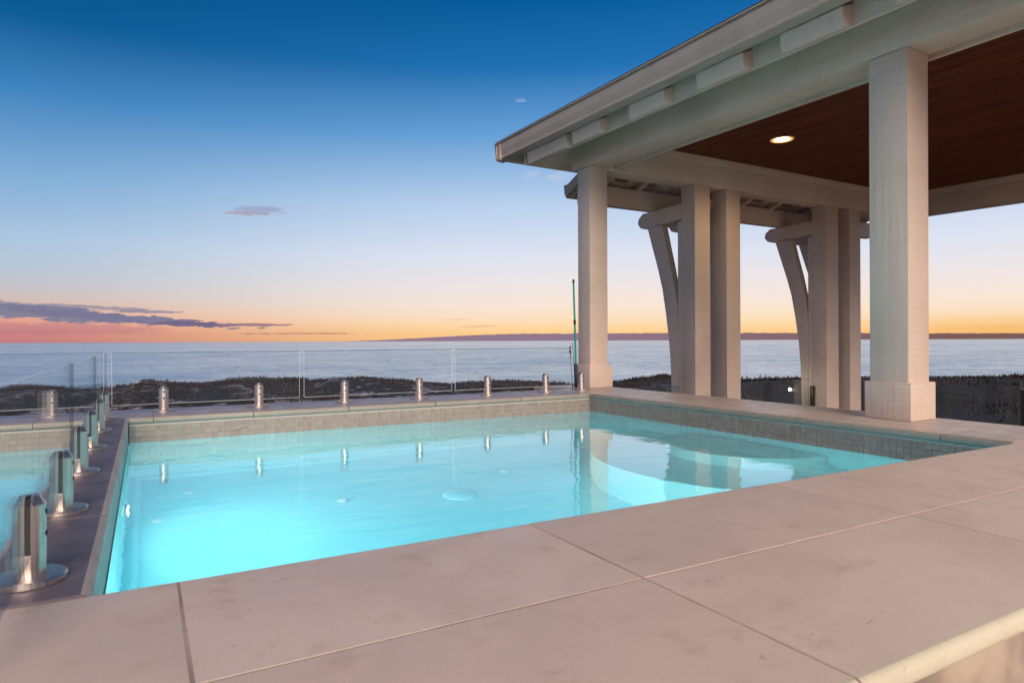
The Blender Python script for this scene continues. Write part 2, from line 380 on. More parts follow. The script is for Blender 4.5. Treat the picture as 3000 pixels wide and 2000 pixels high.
def crest_px():
    return [(-400, 1140), (0, 1146), (57, 1135), (153, 1133), (210, 1141), (268, 1141), (329, 1135), (383, 1125), (432, 1114), (486, 1122), (574, 1126), (719, 1114), (800, 1118), (876, 1113),
            (917, 1115), (964, 1107), (1057, 1107), (1127, 1115), (1198, 1118), (1291, 1125), (1385, 1118), (1478, 1118), (1572, 1121), (1675, 1129), (1760, 1126), (1800, 1120), (1842, 1114),
            (1919, 1104), (1945, 1099), (1968, 1103), (2040, 1112), (2171, 1117), (2300, 1112), (2500, 1108), (2721, 1108), (2850, 1107), (3000, 1102), (3300, 1104), (3800, 1104)]
# crest heights as a table of (compass angle, slope below eye level) measured once
CREST = []
for px, py in crest_px():
    dx = px - 1500
    CREST.append((math.degrees(YAW) + math.degrees(math.atan2(dx, 1902)), (py - (1004.0 - .004 * px)) / math.hypot(dx, 1902)))
def crest(a):
    if a <= CREST[0][0]: return CREST[0][1]
    for (a0, s0), (a1, s1) in zip(CREST, CREST[1:]):
        if a <= a1: return s0 + (s1 - s0) * (a - a0) / (a1 - a0)
    return CREST[-1][1]
def dune_h(r, a):
    x, y = r * math.sin(R(a)), r * math.cos(R(a))
    rc = 58 + 5 * noise.noise(Vector((a * .09, 3.1, 0)))
    top = .45 - crest(a) * rc
    n = noise.fractal(Vector((x * .12, y * .12, 0)), 1.0, 2.0, 5) if False else noise.noise(Vector((x * .13, y * .13, 1.7))) + .5 * noise.noise(Vector((x * .31, y * .31, 5.2))) + .25 * noise.noise(Vector((x * .8, y * .8, 9.2)))
    if r < rc:
        t = max(0.0, min(1.0, (rc - r) / 40)); z = top - 3.0 * t ** 1.15 + n * .55 * min(1, (rc - r) / 5)
    else:
        t = (r - rc) / 22; z = top - t * t * 9 - t * 2
    return x, y, max(z, -11.0)
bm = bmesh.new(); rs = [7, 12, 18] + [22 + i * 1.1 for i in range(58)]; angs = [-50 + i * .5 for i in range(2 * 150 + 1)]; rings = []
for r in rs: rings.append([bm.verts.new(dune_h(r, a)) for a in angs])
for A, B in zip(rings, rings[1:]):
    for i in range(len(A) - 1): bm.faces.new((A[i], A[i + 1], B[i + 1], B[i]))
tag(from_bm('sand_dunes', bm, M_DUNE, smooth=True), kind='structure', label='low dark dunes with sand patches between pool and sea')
# scrub: thousands of small blade tufts, denser along the crest
vts, fcs = [], []
for i in range(15000):
    a = random.uniform(-16, 82); rc = 58 + 5 * noise.noise(Vector((a * .09, 3.1, 0)))
    r = rc - abs(random.gauss(0, 1.0)) * 9 if random.random() < .75 else random.uniform(24, rc)
    if random.random() < .28: r = rc + random.uniform(-.6, .4)
    if r < 22: continue
    x, y, z = dune_h(r, a)
    dens = noise.noise(Vector((x * .16, y * .16, 20)))
    if dens < -.12 and random.random() < .8: continue
    s = random.uniform(.07, .26) * (1 + max(0, dens)) * min(1, (r / 56) ** 1.5)
    if random.random() < .02: s *= 1.6
    for k in range(7):
        th = random.uniform(0, 6.283); ox, oy = random.gauss(0, s * .8), random.gauss(0, s * .8); w = s * random.uniform(.1, .3)
        hx, hy = math.cos(th) * w, math.sin(th) * w; lean = random.gauss(0, s * .45); hgt = s * random.uniform(.5, 1.2)
        n0 = len(vts)
        vts += [(x + ox - hx, y + oy - hy, z - .05), (x + ox + hx, y + oy + hy, z - .05), (x + ox + hx * .7 + lean, y + oy + lean * .6, z + hgt)]
        fcs.append((n0, n0 + 1, n0 + 2))
me = bpy.data.meshes.new('dune_scrub'); me.from_pydata(vts, [], fcs)
tag(link('dune_scrub', me, M_SCRUB), label='dark low scrub and grass covering the dunes', cat='dune grass', kind='stuff')

# terrace floors
tag(box('terrace_floor', (-9, -12, -.95), (3.95, .53, -.76), M_FLOOR, bev=0), kind='structure', label='stone terrace floor on the near side of the raised deck')
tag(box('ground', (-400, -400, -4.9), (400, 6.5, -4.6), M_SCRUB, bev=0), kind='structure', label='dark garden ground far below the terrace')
tag(box('pavilion_floor', (3.955, -12, -1.1), (8.80, 5.6, -.95), M_FLOOR, bev=0), kind='structure', label='lower floor under the timber pavilion')

# ------------------------------------------------------------------ pool basins, walls, tiles
WZ = -0.152
PX0, PX1, PY0, PY1 = -.085, 3.30, 1.40, 4.50
LX0, LX1 = -2.6, -.275
BZ = -1.25
def basin(name, x0, x1, label):
    bm = bmesh.new()
    top = -.050 - 3 * .0345
    v = [bm.verts.new(p) for p in [(x0, PY0, BZ), (x1, PY0, BZ), (x1, PY1, BZ), (x0, PY1, BZ), (x0, PY0, top), (x1, PY0, top), (x1, PY1, top), (x0, PY1, top)]]
    for f in [(0, 1, 2, 3), (0, 1, 5, 4), (1, 2, 6, 5), (2, 3, 7, 6), (3, 0, 4, 7)]: bm.faces.new([v[i] for i in f])
    es = [e for e in bm.edges if all(w in v[:4] for w in e.verts)]
    bmesh.ops.bevel(bm, geom=es, offset=.06, segments=3, affect='EDGES')
    return tag(from_bm(name, bm, M_POOL, smooth=True), kind='structure', label=label)
pool = basin('pool_basin', PX0, PX1, 'aqua plastered basin of the large pool')
pool2 = basin('pool_basin', LX0, LX1, 'aqua plastered basin left of the glass fence')
# rounded steps growing from the right hand wall
def round_step(cx, cy, r, z0, z1):
    prof = []
    for k in range(41):
        a = R(90 + 180 * k / 40); prof.append((cx + r * math.cos(a), cy + r * math.sin(a)))
    bm = bmesh.new(); A = [bm.verts.new((x, y, z0)) for x, y in prof]; B = [bm.verts.new((x, y, z1)) for x, y in prof]
    for i in range(40): bm.faces.new((A[i], A[i + 1], B[i + 1], B[i]))
    f = bm.faces.new(B)
    es = [e for e in f.edges]
    bmesh.ops.bevel(bm, geom=es, offset=.018, segments=3, affect='EDGES')
    return from_bm('step', bm, M_STEP, pool, smooth=True)
round_step(3.295, 2.80, .52, BZ, -.40); round_step(3.295, 2.80, 1.0, BZ, -.68)
lathe('drain_cover', [(0, .03), (.05, .032), (.08, .022), (.095, 0)], M_POOL, pool, 32, (1.56, 3.38, BZ + .002))
for ix, iy in ((.21, 4.1), (.05, 3.66), (.95, 3.6), (2.02, 3.67)): lathe('floor_disc', [(0, .02), (.022, .02), (.032, 0)], M_PLAST, pool, 24, (ix, iy, BZ + .002))  # small white discs that make pale spots on the pool floor
# water
def water(name, x0, x1, label):
    bm = bmesh.new(); v = [bm.verts.new(p) for p in [(x0, PY0, WZ), (x1, PY0, WZ), (x1, PY1, WZ), (x0, PY1, WZ)]]; bm.faces.new(v)
    bm.normal_update()
    if bm.faces[:][0].normal.z < 0: bmesh.ops.reverse_faces(bm, faces=bm.faces)
    me = bpy.data.meshes.new(name); bm.to_mesh(me); bm.free()
    return tag(link(name, me, M_WATER), kind='structure', label=label)
water('pool_water', PX0 - .008, PX1 + .008, 'still glowing turquoise water of the large pool')
water('pool_water', LX0 + .001, LX1 + .008, 'turquoise water of the strip of pool left of the glass fence')
# underwater lamps on the near walls
def pool_lamp(x, y, z, e, nx=0, label=''):
    t = thing('pool_light', label, 'pool light', (x, y, z), 'underwater lamps in the pool walls')
    ln = lathe('lens', [(0, .012), (.05, .010), (.062, .004)], M_PLAMP, t, 24); rg = lathe('ring', [(.062, 0), (.062, .012), (.078, .010), (.08, 0)], M_STEEL, t, 24)
    for o in (ln, rg): o.rotation_euler = (R(-90), 0, 0)
    ld = bpy.data.lights.new('pool_lamp', 'POINT'); ld.energy = e * 1.9; ld.color = (.78, 1, 1); ld.shadow_soft_size = .03
    lo = bpy.data.objects.new('pool_lamp', ld); col.objects.link(lo); lo.parent = t; lo.location = (0, .25, -.02)
pool_lamp(.7, PY0 + .002, -.66, 16, label='underwater lamp in the near wall, left end of the large pool')
pool_lamp(2.1, PY0 + .002, -.75, 2.2, label='underwater lamp in the near wall, step end of the large pool')
t3 = thing('pool_light', 'added underwater lamp in the left wall, brightening the far half of the large pool', 'pool light', (PX0 + .002, 3.3, -.70), 'underwater lamps in the pool walls')  # extra lamp put in to brighten the far half of the water
for nm, pf, mm in (('lens', [(0, .012), (.05, .010), (.062, .004)], M_PLAMP), ('ring', [(.062, 0), (.062, .012), (.078, .010), (.08, 0)], M_STEEL)):
    o = lathe(nm, pf, mm, t3, 24); o.rotation_euler = (0, R(90), 0)
ld = bpy.data.lights.new('pool_lamp', 'AREA'); ld.shape = 'DISK'; ld.size = .11; ld.energy = 13; ld.color = (.78, 1, 1)  # light of the added lamp, brightening the far half of the water
lo = bpy.data.objects.new('pool_lamp', ld); col.objects.link(lo); lo.parent = t3; lo.location = (.016, 0, 0); lo.rotation_euler = (0, R(-90), 0)
pool_lamp(-1.1, PY0 + .002, -.62, 9, label='underwater lamp in the near wall of the pool left of the fence')

TP = .0345
def tile_mesh():
    bm = bmesh.new(); addbox(bm, (0, -.004, 0), (TP - .0028, .0, TP - .0028), 0)
    bmesh.ops.bevel(bm, geom=[e for e in bm.edges if all(v.co.y < -.003 for v in e.verts)], offset=.0012, segments=1, affect='EDGES')
    me = bpy.data.meshes.new('tile'); bm.to_mesh(me); bm.free(); me.materials.append(M_TILE); return me
TM = tile_mesh()
def tiled_wall(name, p0, p1, nrm_y, label, rows=3):
    """wall core with a band of mosaic tiles hung on its pool face"""
    d = Vector(p1) - Vector(p0); L = d.length; n = int(L / TP); ang = math.atan2(d.y, d.x)
    bm = bmesh.new(); addbox(bm, (0, 0, BZ), (L, .16, -.040), 0)
    wall = from_bm(name, bm, M_TGROUT); wall.location = (p0[0], p0[1], 0); wall.rotation_euler = (0, 0, ang)
    tag(wall, kind='structure', label=label)
    off = (L - n * TP) / 2
    for r in range(rows):
        for i in range(n):
            o = bpy.data.objects.new('tile', TM); col.objects.link(o); o.parent = wall
            o.location = (off + i * TP, random.uniform(-.0006, .0004), -.050 - (r + 1) * TP + .001)
            o.rotation_euler = (random.gauss(0, .004), 0, random.gauss(0, .004))
    return wall
tiled_wall('far_pool_wall', (PX0, PY1 + .002, 0), (PX1, PY1 + .002, 0), 1, 'far wall of the large pool with small beige mosaic tiles')
tiled_wall('right_pool_wall', (PX1 + .002, PY1, 0), (PX1 + .002, PY0, 0), 1, 'right wall of the large pool with small beige mosaic tiles')
tiled_wall('left_far_pool_wall', (-2.0, PY1 + .002, 0), (LX1, PY1 + .002, 0), 1, 'far wall of the left pool seen through the glass fence')
tag(box('near_pool_wall', (LX0, 1.376, BZ), (PX1, PY0 - .002, -.040), M_TGROUT, bev=0), kind='structure', label='near wall of the pool under the wide stone deck')
tag(box('dividing_pool_wall', (LX1 + .004, PY0 + .004, BZ), (PX0 - .004, PY1, -.040), M_TGROUT, bev=0), kind='structure', label='narrow wall between the two pools under the fence')

# ------------------------------------------------------------------ stone tops: every paver its own piece
J = .005
def paver(parent, x0, x1, y0, y1, nose, m, th=.04, dz=0.0, mn=None):
    """slab with bull-nosed side(s) given by letters in nose: e w n s"""
    bm = bmesh.new()
    a = (x0 + (J / 2 if 'w' not in nose else 0), y0 + (J / 2 if 's' not in nose else 0), -th); b_ = (x1 - (J / 2 if 'e' not in nose else 0), y1 - (J / 2 if 'n' not in nose else 0), 0)
    addbox(bm, a, b_, 0)
    def on(e, f): return all(f(v.co) for v in e.verts)
    eps = 1e-5
    tests = {'w': lambda c: abs(c.x - a[0]) < eps, 'e': lambda c: abs(c.x - b_[0]) < eps, 's': lambda c: abs(c.y - a[1]) < eps, 'n': lambda c: abs(c.y - b_[1]) < eps}
    hz = lambda e: abs(e.verts[0].co.z - e.verts[1].co.z) < eps
    es = [e for e in bm.edges if hz(e) and any(on(e, tests[k]) for k in nose)]
    if es: bmesh.ops.bevel(bm, geom=es, offset=.017, segments=5, profile=.5, affect='EDGES')
    tl = [e for e in bm.edges if hz(e) and all(abs(v.co.z) < eps for v in e.verts) and len(e.link_faces) == 2 and any(abs(f.normal.z) < .3 for f in e.link_faces)]
    bm.normal_update()
    tl = [e for e in bm.edges if hz(e) and all(abs(v.co.z) < eps for v in e.verts) and e.calc_face_angle(0) > 1.2]
    if tl: bmesh.ops.bevel(bm, geom=tl, offset=.0010, segments=2, affect='EDGES')
    c = Vector(((x0 + x1) / 2, (y0 + y1) / 2, 0))
    for v in bm.verts: v.co -= c
    o = from_bm('paver', bm, m, parent, smooth=True); o.location = c + Vector((0, 0, dz + random.uniform(-.0007, .0007)))
    if mn and nose:
        o.data.materials.append(mn)
        lim = {'w': lambda p: p.x < a[0] - c.x + .014, 'e': lambda p: p.x > b_[0] - c.x - .014, 's': lambda p: p.y < a[1] - c.y + .014, 'n': lambda p: p.y > b_[1] - c.y - .014}
        for p in o.data.polygons:
            if any(lim[k](p.center) for k in nose): p.material_index = 1
    return o
deck = tag(box('stone_deck', (-1.9, .535, -.60), (3.92, 1.374, -.0012), M_GROUT, bev=0), kind='structure', label='wide pinkish limestone deck in front of the pool')
xs = [-1.60, -.72, .053, .822, 1.70, 2.62, 3.38, 3.93]
for i in range(len(xs) - 1):
    paver(deck, xs[i], xs[i + 1], .515, .948, 's', M_DECK, mn=M_NEDGE); paver(deck, xs[i], xs[i + 1], .948, 1.386 if i < 6 else 1.386, 'n', M_DECK, mn=M_NOSE)
box('front_face', (-1.9, .5355, -.75), (3.92, .552, -.042), M_WALLN, deck, bev=0)
lc = tag(box('fence_coping', (LX1 + .01, 1.39, -.0395), (PX0 - .01, 4.5, -.005), M_GROUT, bev=0), kind='structure', label='narrow stone coping with shade in its colour, carrying the left glass fence')
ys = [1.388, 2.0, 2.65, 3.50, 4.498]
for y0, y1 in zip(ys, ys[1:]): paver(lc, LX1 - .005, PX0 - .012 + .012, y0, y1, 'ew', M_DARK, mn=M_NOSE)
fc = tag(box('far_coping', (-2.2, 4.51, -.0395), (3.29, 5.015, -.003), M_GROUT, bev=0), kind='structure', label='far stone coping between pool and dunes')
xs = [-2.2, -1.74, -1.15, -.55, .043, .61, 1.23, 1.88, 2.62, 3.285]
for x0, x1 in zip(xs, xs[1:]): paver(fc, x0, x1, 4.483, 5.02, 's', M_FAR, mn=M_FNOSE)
rc_ = tag(box('right_coping', (3.31, 1.39, -.0395), (3.92, 5.42, -.003), M_GROUT, bev=0), kind='structure', label='right hand stone coping carrying the pavilion columns')
ys = [1.388, 1.685, 2.22, 2.74, 3.32, 3.90, 4.483, 5.02]
for k, (y0, y1) in enumerate(zip(ys, ys[1:])):
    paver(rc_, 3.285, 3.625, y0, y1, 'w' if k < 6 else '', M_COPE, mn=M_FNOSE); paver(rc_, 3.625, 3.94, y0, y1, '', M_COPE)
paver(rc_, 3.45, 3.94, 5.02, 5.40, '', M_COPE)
tag(box('outer_wall', (-2.4, 5.03, -4.5), (3.44, 5.12, -.06), M_SLOT, bev=0), kind='structure', label='dark outer wall falling away behind the far coping')
tag(box('right_outer_wall', (3.5, 5.42, -4.5), (9.2, 5.62, -.96), M_SLOT, bev=0), kind='structure', label='dark outer wall under the pavilion edge')

# ------------------------------------------------------------------ pavilion
pav = thing('pavilion', 'white timber pavilion with dark wood ceiling and tall square posts right of the pool', 'pavilion', (3.75, 5.1, 0))
def shw(v): return (v[0] + .0155 * (v[1] - 2.03), v[1], v[2] + .020 * (v[1] - 5.03))
def shz(v): return (v[0], v[1], v[2] + .020 * (v[1] - 5.03))
P = lambda o: keep(o, pav)
def column(x0, x1, y0, y1, zt, px, py0, py1, zb=0.0, ph=.21):
    c = P(box('column', (x0, y0, zb + .001), (x1, y1, zt), M_PAINT, bev=.005))
    p = box('plinth', (x0 - px[0], y0 - py0, zb + .001), (x1 + px[1], y1 + py1, zb + ph), M_PAINT, bev=.004); p.parent = c; p.matrix_parent_inverse = c.matrix_parent_inverse
    p.matrix_parent_inverse = Matrix.Identity(4)
    return c
column(3.70, 3.912, 5.03, 5.225, 2.117, (.022, .040), .023, .004)
column(3.650, 3.855, 2.033, 2.252, 2.056, (.020, .022), .023, .020)
for x0, x1 in ((5.075, 5.30), (5.55, 5.765), (7.28, 7.515), (7.743, 7.97)):
    P(box('post', (x0, 5.033, -.95), (x1, 5.235, 2.10), M_PAINT, bev=.005))
P(box('beam', (3.638, -.8, 2.118), (3.868, 5.31, 2.40), M_PAINT, xf=shw, bev=.006))
P(box('beam', (3.87, 5.03, 2.102), (9.4, 5.235, 2.331), M_PAINT, bev=.006))
P(box('cornice', (3.90, 5.016, 2.3335), (9.0, 5.2, 2.425), M_PAINT, bev=.003))
P(box('beam', (8.95, -.8, 2.10), (9.18, 5.025, 2.331), M_PAINT, bev=.006, xf=shz))
P(box('cornice', (8.937, -.8, 2.3335), (9.1, 5.0, 2.425), M_PAINT, bev=.003, xf=shz))
P(box('ceiling_trim', (3.872, -.8, 2.145), (3.94, 5.02, 2.40), M_PAINT, bev=0, xf=shw))
P(box('ceiling_trim', (3.942, -.8, 2.118), (3.97, 5.02, 2.40), M_PAINT, bev=.004, xf=shw))
P(box('under_trim', (3.93, 5.237, 2.108), (9.2, 5.262, 2.16), M_PAINT, bev=.003))
# ceiling boards: each its own board
xb = 3.975; k = 0
while xb < 8.93:
    xe = min(xb + .160, 8.935)
    bm = bmesh.new(); addbox(bm, (-(xe - xb) / 2 + .007, -2.9, -.006), ((xe - xb) / 2 - .007, 2.9, .006), 0)
    bmesh.ops.bevel(bm, geom=[e for e in bm.edges if all(v.co.z < 0 for v in e.verts) and abs(e.verts[0].co.x - e.verts[1].co.x) < 1e-6], offset=.004, segments=1, affect='EDGES')
    o = from_bm('ceiling_board', bm, M_WOOD, xf=lambda v: (v[0], v[1], v[2] + .020 * v[1])); o.location = ((xb + xe) / 2, 2.11, 2.412 + .020 * (2.11 - 5.03) + random.uniform(-.0008, .0008)); P(o)
    xb += .160
P(box('ceiling_backing', (3.96, -.8, 2.424), (8.99, 5.025, 2.44), M_GAP, bev=0, xf=shz))
# west eave: gutter, fascia, blocks, soffit
gp = [(3.199, 2.502), (3.206, 2.512), (3.218, 2.508), (3.216, 2.488), (3.209, 2.480), (3.213, 2.420), (3.228, 2.362), (3.221, 2.352), (3.222, 2.338), (3.232, 2.332), (3.305, 2.325), (3.312, 2.335), (3.312, 2.50), (3.306, 2.50), (3.300, 2.345), (3.245, 2.352), (3.222, 2.505)]
def shg(v): return (v[0] + .004 * (5.9 - v[1]) * 0, v[1], v[2] + .0155 * (v[1] - 5.9))
P(prism('gutter', gp, 'y', -.8, 6.02, M_GUTTER, xf=shg, smooth=False))
bx = lambda *a, **k: P(box(*a, **k))
fp = [(3.395, 2.46), (3.415, 2.46), (3.440, 2.240), (3.418, 2.240)]
P(prism('fascia', fp, 'y', -.8, 5.62, M_PAINT, xf=shg))
for y0 in (5.58, 4.80, 4.02, 3.30, 2.62, 1.94, 1.24):
    y1 = y0 - (.40 if y0 < 5 else .68)
    P(prism('rafter_tail', [(3.313, 2.323), (3.47, 2.38), (3.47, 2.262), (3.340, 2.212), (3.328, 2.218)], 'y', y1 - .03, y0 - .03, M_PAINT, xf=shg))
def slope_soffit(name, a0, z0, a1, z1, axis, t0, t1, m, n, xf=None):
    for k in range(n):
        u0, u1 = k / n, (k + 1) / n - .03
        p = [(a0 + (a1 - a0) * u0, z0 + (z1 - z0) * u0), (a0 + (a1 - a0) * u1, z0 + (z1 - z0) * u1)]
        P(prism(name, [p[0], p[1], (p[1][0], p[1][1] + .012), (p[0][0], p[0][1] + .012)], axis, t0, t1, m, xf=xf))
slope_soffit('soffit_board', 3.42, 2.30, 3.70, 2.42, 'y', -.8, 5.55, M_PAINT, 3, shg)
slope_soffit('soffit_board', 5.62, 2.29, 5.25, 2.44, 'x', 3.36, 9.6, M_PAINT, 3)
P(prism('fascia', [(5.66, 2.46), (5.64, 2.46), (5.625, 2.222), (5.645, 2.222)], 'x', 3.345, 9.6, M_PAINT))
P(prism('gutter', [(6.02 - (p[0] - 3.2) - .27 + .27, p[1]) for p in gp], 'x', 3.202, 9.6, M_GUTTER))
# hipped metal roof
bm = bmesh.new()
e = [(3.21, 6.01, 2.505), (9.9, 6.01, 2.505), (9.9, -.8, 2.40), (3.21, -.8, 2.40)]; rdg = [(6.5, 2.7, 3.75), (6.5, -.8, 3.70)]
V_ = [bm.verts.new(p) for p in e + rdg]
for f in [(0, 1, 4), (1, 2, 5, 4), (3, 0, 4, 5)]: bm.faces.new([V_[i] for i in f])
rf = P(from_bm('roof', bm, M_ROOF)); sm = rf.modifiers.new('thick', 'SOLIDIFY'); sm.thickness = .02; sm.offset = 1
# seaward lean-to: outer beam on braces, rafters, sheet
P(box('outer_beam', (4.1, 5.70, 1.935), (9.3, 5.80, 2.148), M_PAINT, bev=.005))
lean = lambda y: 2.17 - .40 * (y - 5.70)
bm = bmesh.new()
for k in range(66):
    y0 = 5.27; y1 = 5.93
    x0 = 4.07 + k * .08
    for (xa, za), (xc, zc) in (((x0, 0), (x0 + .03, .0)), ((x0 + .03, 0), (x0 + .04, .018)), ((x0 + .04, .018), (x0 + .07, .018)), ((x0 + .07, .018), (x0 + .08, 0))):
        vv = [bm.verts.new(p) for p in ((xa, y0, lean(y0) + .06 + za), (xc, y0, lean(y0) + .06 + zc), (xc, y1, lean(y1) + .06 + zc), (xa, y1, lean(y1) + .06 + za))]; bm.faces.new(vv)
bmesh.ops.remove_doubles(bm, verts=bm.verts, dist=1e-4)
P(from_bm('lean_to_sheet', bm, M_PAINT))
for yy in (5.42, 5.56, 5.86): P(box('batten', (4.10, yy, lean(yy) + .012), (9.25, yy + .04, lean(yy) + .052), M_PAINT, bev=0))
for xx in (4.10, 4.852, 5.98, 6.55, 7.087, 7.78, 8.6):
    P(prism('rafter', [(5.27, lean(5.27) - .035), (5.92, lean(5.92) - .035), (5.92, lean(5.92) + .01), (5.27, lean(5.27) + .01)], 'x', xx, xx + .045, M_PAINT))
for xx in (4.62, 5.02, 6.8, 7.35, 7.95): P(prism('rafter_block', [(5.40, lean(5.4) - .03), (5.60, lean(5.6) - .03), (5.60, lean(5.6) + .008), (5.40, lean(5.4) + .008)], 'x', xx - .16, xx, M_RED))
P(prism('lean_to_gutter', [(5.92, lean(5.92) + .09), (6.0, lean(6.0) + .12), (5.985, lean(6.0) + .02), (5.95, lean(6.0) - .03), (5.92, lean(5.92) - .03)], 'x', 4.06, 9.3, M_GUTTER))
P(prism('barge_board', [(5.27, lean(5.27) + .07), (5.93, lean(5.93) + .07), (5.93, lean(5.93) - .04), (5.27, lean(5.27) - .04)], 'x', 4.04, 4.065, M_GUTTER))
# bracket arms with eight-sided ends and curved braces behind each post
def arm(x0, x1):
    pr_ = [(5.237, 1.93), (5.86, 1.925), (5.93, 1.875), (5.945, 1.82), (5.90, 1.765), (5.84, 1.745), (5.237, 1.765)]
    P(prism('arm', pr_, 'x', x0, x1, M_PAINT))
    outer = [(5.775, 1.744), (5.69, 1.50), (5.60, 1.25), (5.53, 1.02), (5.475, .74), (5.425, .42), (5.40, .13), (5.385, -.25), (5.37, -.8)]
    inner = [(5.535, 1.744), (5.47, 1.50), (5.40, 1.25), (5.345, 1.02), (5.30, .82), (5.292, .60), (5.292, .13), (5.292, -.25), (5.292, -.8)]
    P(box('wall_plate', (x0 + .002, 5.237, -.9), (x0 + .13, 5.290, 1.744), M_PAINT, bev=.003))
    x0 -= .02; x1 = x0 + .12
    bm = bmesh.new(); L_ = [[], [], [], []]
    for (yo, zo), (yi, zi) in zip(outer, inner):
        for q, p in enumerate(((x0 + .02, yo, zo), (x1 - .02, yo, zo), (x1 - .02, yi, zi), (x0 + .02, yi, zi))): L_[q].append(bm.verts.new(p))
    for i in range(len(outer) - 1):
        for q in range(4): bm.faces.new((L_[q][i], L_[(q + 1) % 4][i], L_[(q + 1) % 4][i + 1], L_[q][i + 1]))
    bm.faces.new([L_[q][0] for q in range(4)]); bm.faces.new([L_[q][-1] for q in range(4)])
    P(from_bm('brace', bm, M_PAINT))
for x0, x1 in ((5.075, 5.275), (5.56, 5.75), (7.28, 7.49), (7.75, 7.95)): arm(x0, x1)

# recessed ceiling lights
def downlight(x, y, label, e):
    z = 2.405 + .020 * (y - 5.03)
    t = thing('ceiling_light', label, 'ceiling light', (x, y, z), 'round lights in the wood ceiling')
    lathe('trim_ring', [(.088, .004), (.104, -.006), (.112, -.004), (.114, .004)], M_PLAST, t, 40); lathe('reflector', [(.070, -.0015), (.094, -.0065), (.094, .003)], M_RING, t, 40)
    lathe('lens', [(0, -.002), (.072, -.002), (.072, .003)], M_LAMP, t, 40)
    ld = bpy.data.lights.new('downlight', 'SPOT'); ld.energy = e; ld.color = (1, .72, .45); ld.spot_size = R(150); ld.spot_blend = 1; ld.shadow_soft_size = .07
    lo = bpy.data.objects.new('downlight', ld); col.objects.link(lo); lo.parent = t; lo.location = (0, 0, -.03)
downlight(5.378, 4.184, 'glowing round light set in the dark wood ceiling between the posts', 60)
downlight(5.378, 1.10, 'second round light in the wood ceiling, towards the house', 60)

# ------------------------------------------------------------------ glass fences
def pane(name, a, b_, z0, z1, parent, m, th=.0078, dark=False):
    a = Vector((a[0], a[1], 0)); b_ = Vector((b_[0], b_[1], 0)); d = (b_ - a).normalized(); n = Vector((-d.y, d.x, 0)) * th / 2
    bm = bmesh.new()
    v = [bm.verts.new(p) for p in [a - n + Vector((0, 0, z0)), b_ - n + Vector((0, 0, z0)), b_ + n + Vector((0, 0, z0)), a + n + Vector((0, 0, z0)), a - n + Vector((0, 0, z1)), b_ - n + Vector((0, 0, z1)), b_ + n + Vector((0, 0, z1)), a + n + Vector((0, 0, z1))]]
    for f in [(0, 1, 5, 4), (2, 3, 7, 6), (0, 1, 2, 3), (4, 5, 6, 7), (1, 2, 6, 5), (3, 0, 4, 7)]: bm.faces.new([v[i] for i in f])
    if not dark:
        for (u0, u1, q0, q1) in ((0, 1, z1 - .0045, z1 + .0003), (0, .004 / max((b_ - a).length, .1), z0, z1 - .005), (1 - .004 / max((b_ - a).length, .1), 1, z0, z1 - .005), (0, 1, z0 - .0003, z0 + .004)):
            p0 = a + (b_ - a) * u0; p1 = a + (b_ - a) * u1; nn = n * 1.12
            w = [bm.verts.new(p) for p in [p0 - nn + Vector((0, 0, q0)), p1 - nn + Vector((0, 0, q0)), p1 - nn + Vector((0, 0, q1)), p0 - nn + Vector((0, 0, q1))]]
            arr = bm.faces.new(w); arr.material_index = 3 if q0 > z0 + .1 else 1; arr.tag = True
    o = from_bm(name, bm, m); o.data.materials.append(M_EDGE); o.data.materials.append(M_EDGE_D); o.data.materials.append(M_ARRIS)
    for p in o.data.polygons:
        if p.material_index: continue
        if p.area < th * 1.01 * max((b_ - a).length, z1 - z0) + 1e-6: p.material_index = 2 if dark and p.normal.z < .5 else 1
    return keep(o, parent)
def spigot_proto():
    """two half-round cheeks round a slot, on a base disc; slot runs along local X"""
    r = .0262; g = .0048; h = .163; ch = .017
    bm = bmesh.new()
    for s in (1, -1):
        zs = [(.010, r), (h - ch, r), (h, r - .0105)]
        rings = []
        for z, q in zs:
            a0 = math.asin(min(1, g / q)); pts = [(q * math.cos(a0 + (math.pi - 2 * a0) * k / 16), s * q * math.sin(a0 + (math.pi - 2 * a0) * k / 16), z) for k in range(17)]
            rings.append([bm.verts.new(p) for p in pts])
        for A, B in zip(rings, rings[1:]):
            for i in range(17): bm.faces.new((A[i], A[(i + 1) % 17], B[(i + 1) % 17], B[i]))
        bm.faces.new(rings[0]); bm.faces.new(rings[-1])
    addbox(bm, (-r * .93, -g - .001, .010), (r * .93, g + .001, .055))
    bmesh.ops.recalc_face_normals(bm, faces=bm.faces)
    core = bpy.data.meshes.new('core'); bm.to_mesh(core); bm.free(); core.materials.append(M_STEEL)
    for p in core.polygons: p.use_smooth = True
    core.set_sharp_from_angle(angle=R(30))
    dp = [(.0, .0), (.0575, .0), (.060, .002), (.060, .0105), (.0575, .0135), (.030, .015), (0, .015)]
    o = lathe('base_disc', dp, M_STEEL, None, 48); disc = o.data; bpy.data.objects.remove(o)
    bm = bmesh.new(); addbox(bm, (-.0225, -.0047, .056), (.0225, -.0040, h - .006)); addbox(bm, (-.0225, .0040, .056), (.0225, .0047, h - .006)); addbox(bm, (-.0235, -.0047, .0555), (-.0215, .0047, h - .004)); addbox(bm, (.0215, -.0047, .0555), (.0235, .0047, h - .004)); gasket = bpy.data.meshes.new('gasket')
    bm.to_mesh(gasket); bm.free(); gasket.materials.append(M_SLOT)
    o = lathe('screw', [(0, .001), (.0022, .001), (.0026, .0022), (.0052, .002), (.0060, -.001)], M_SLOT, None, 16); screw = o.data; bpy.data.objects.remove(o)
    return core, disc, gasket, screw
CORE, DISC, GASKET, SCREW = spigot_proto()
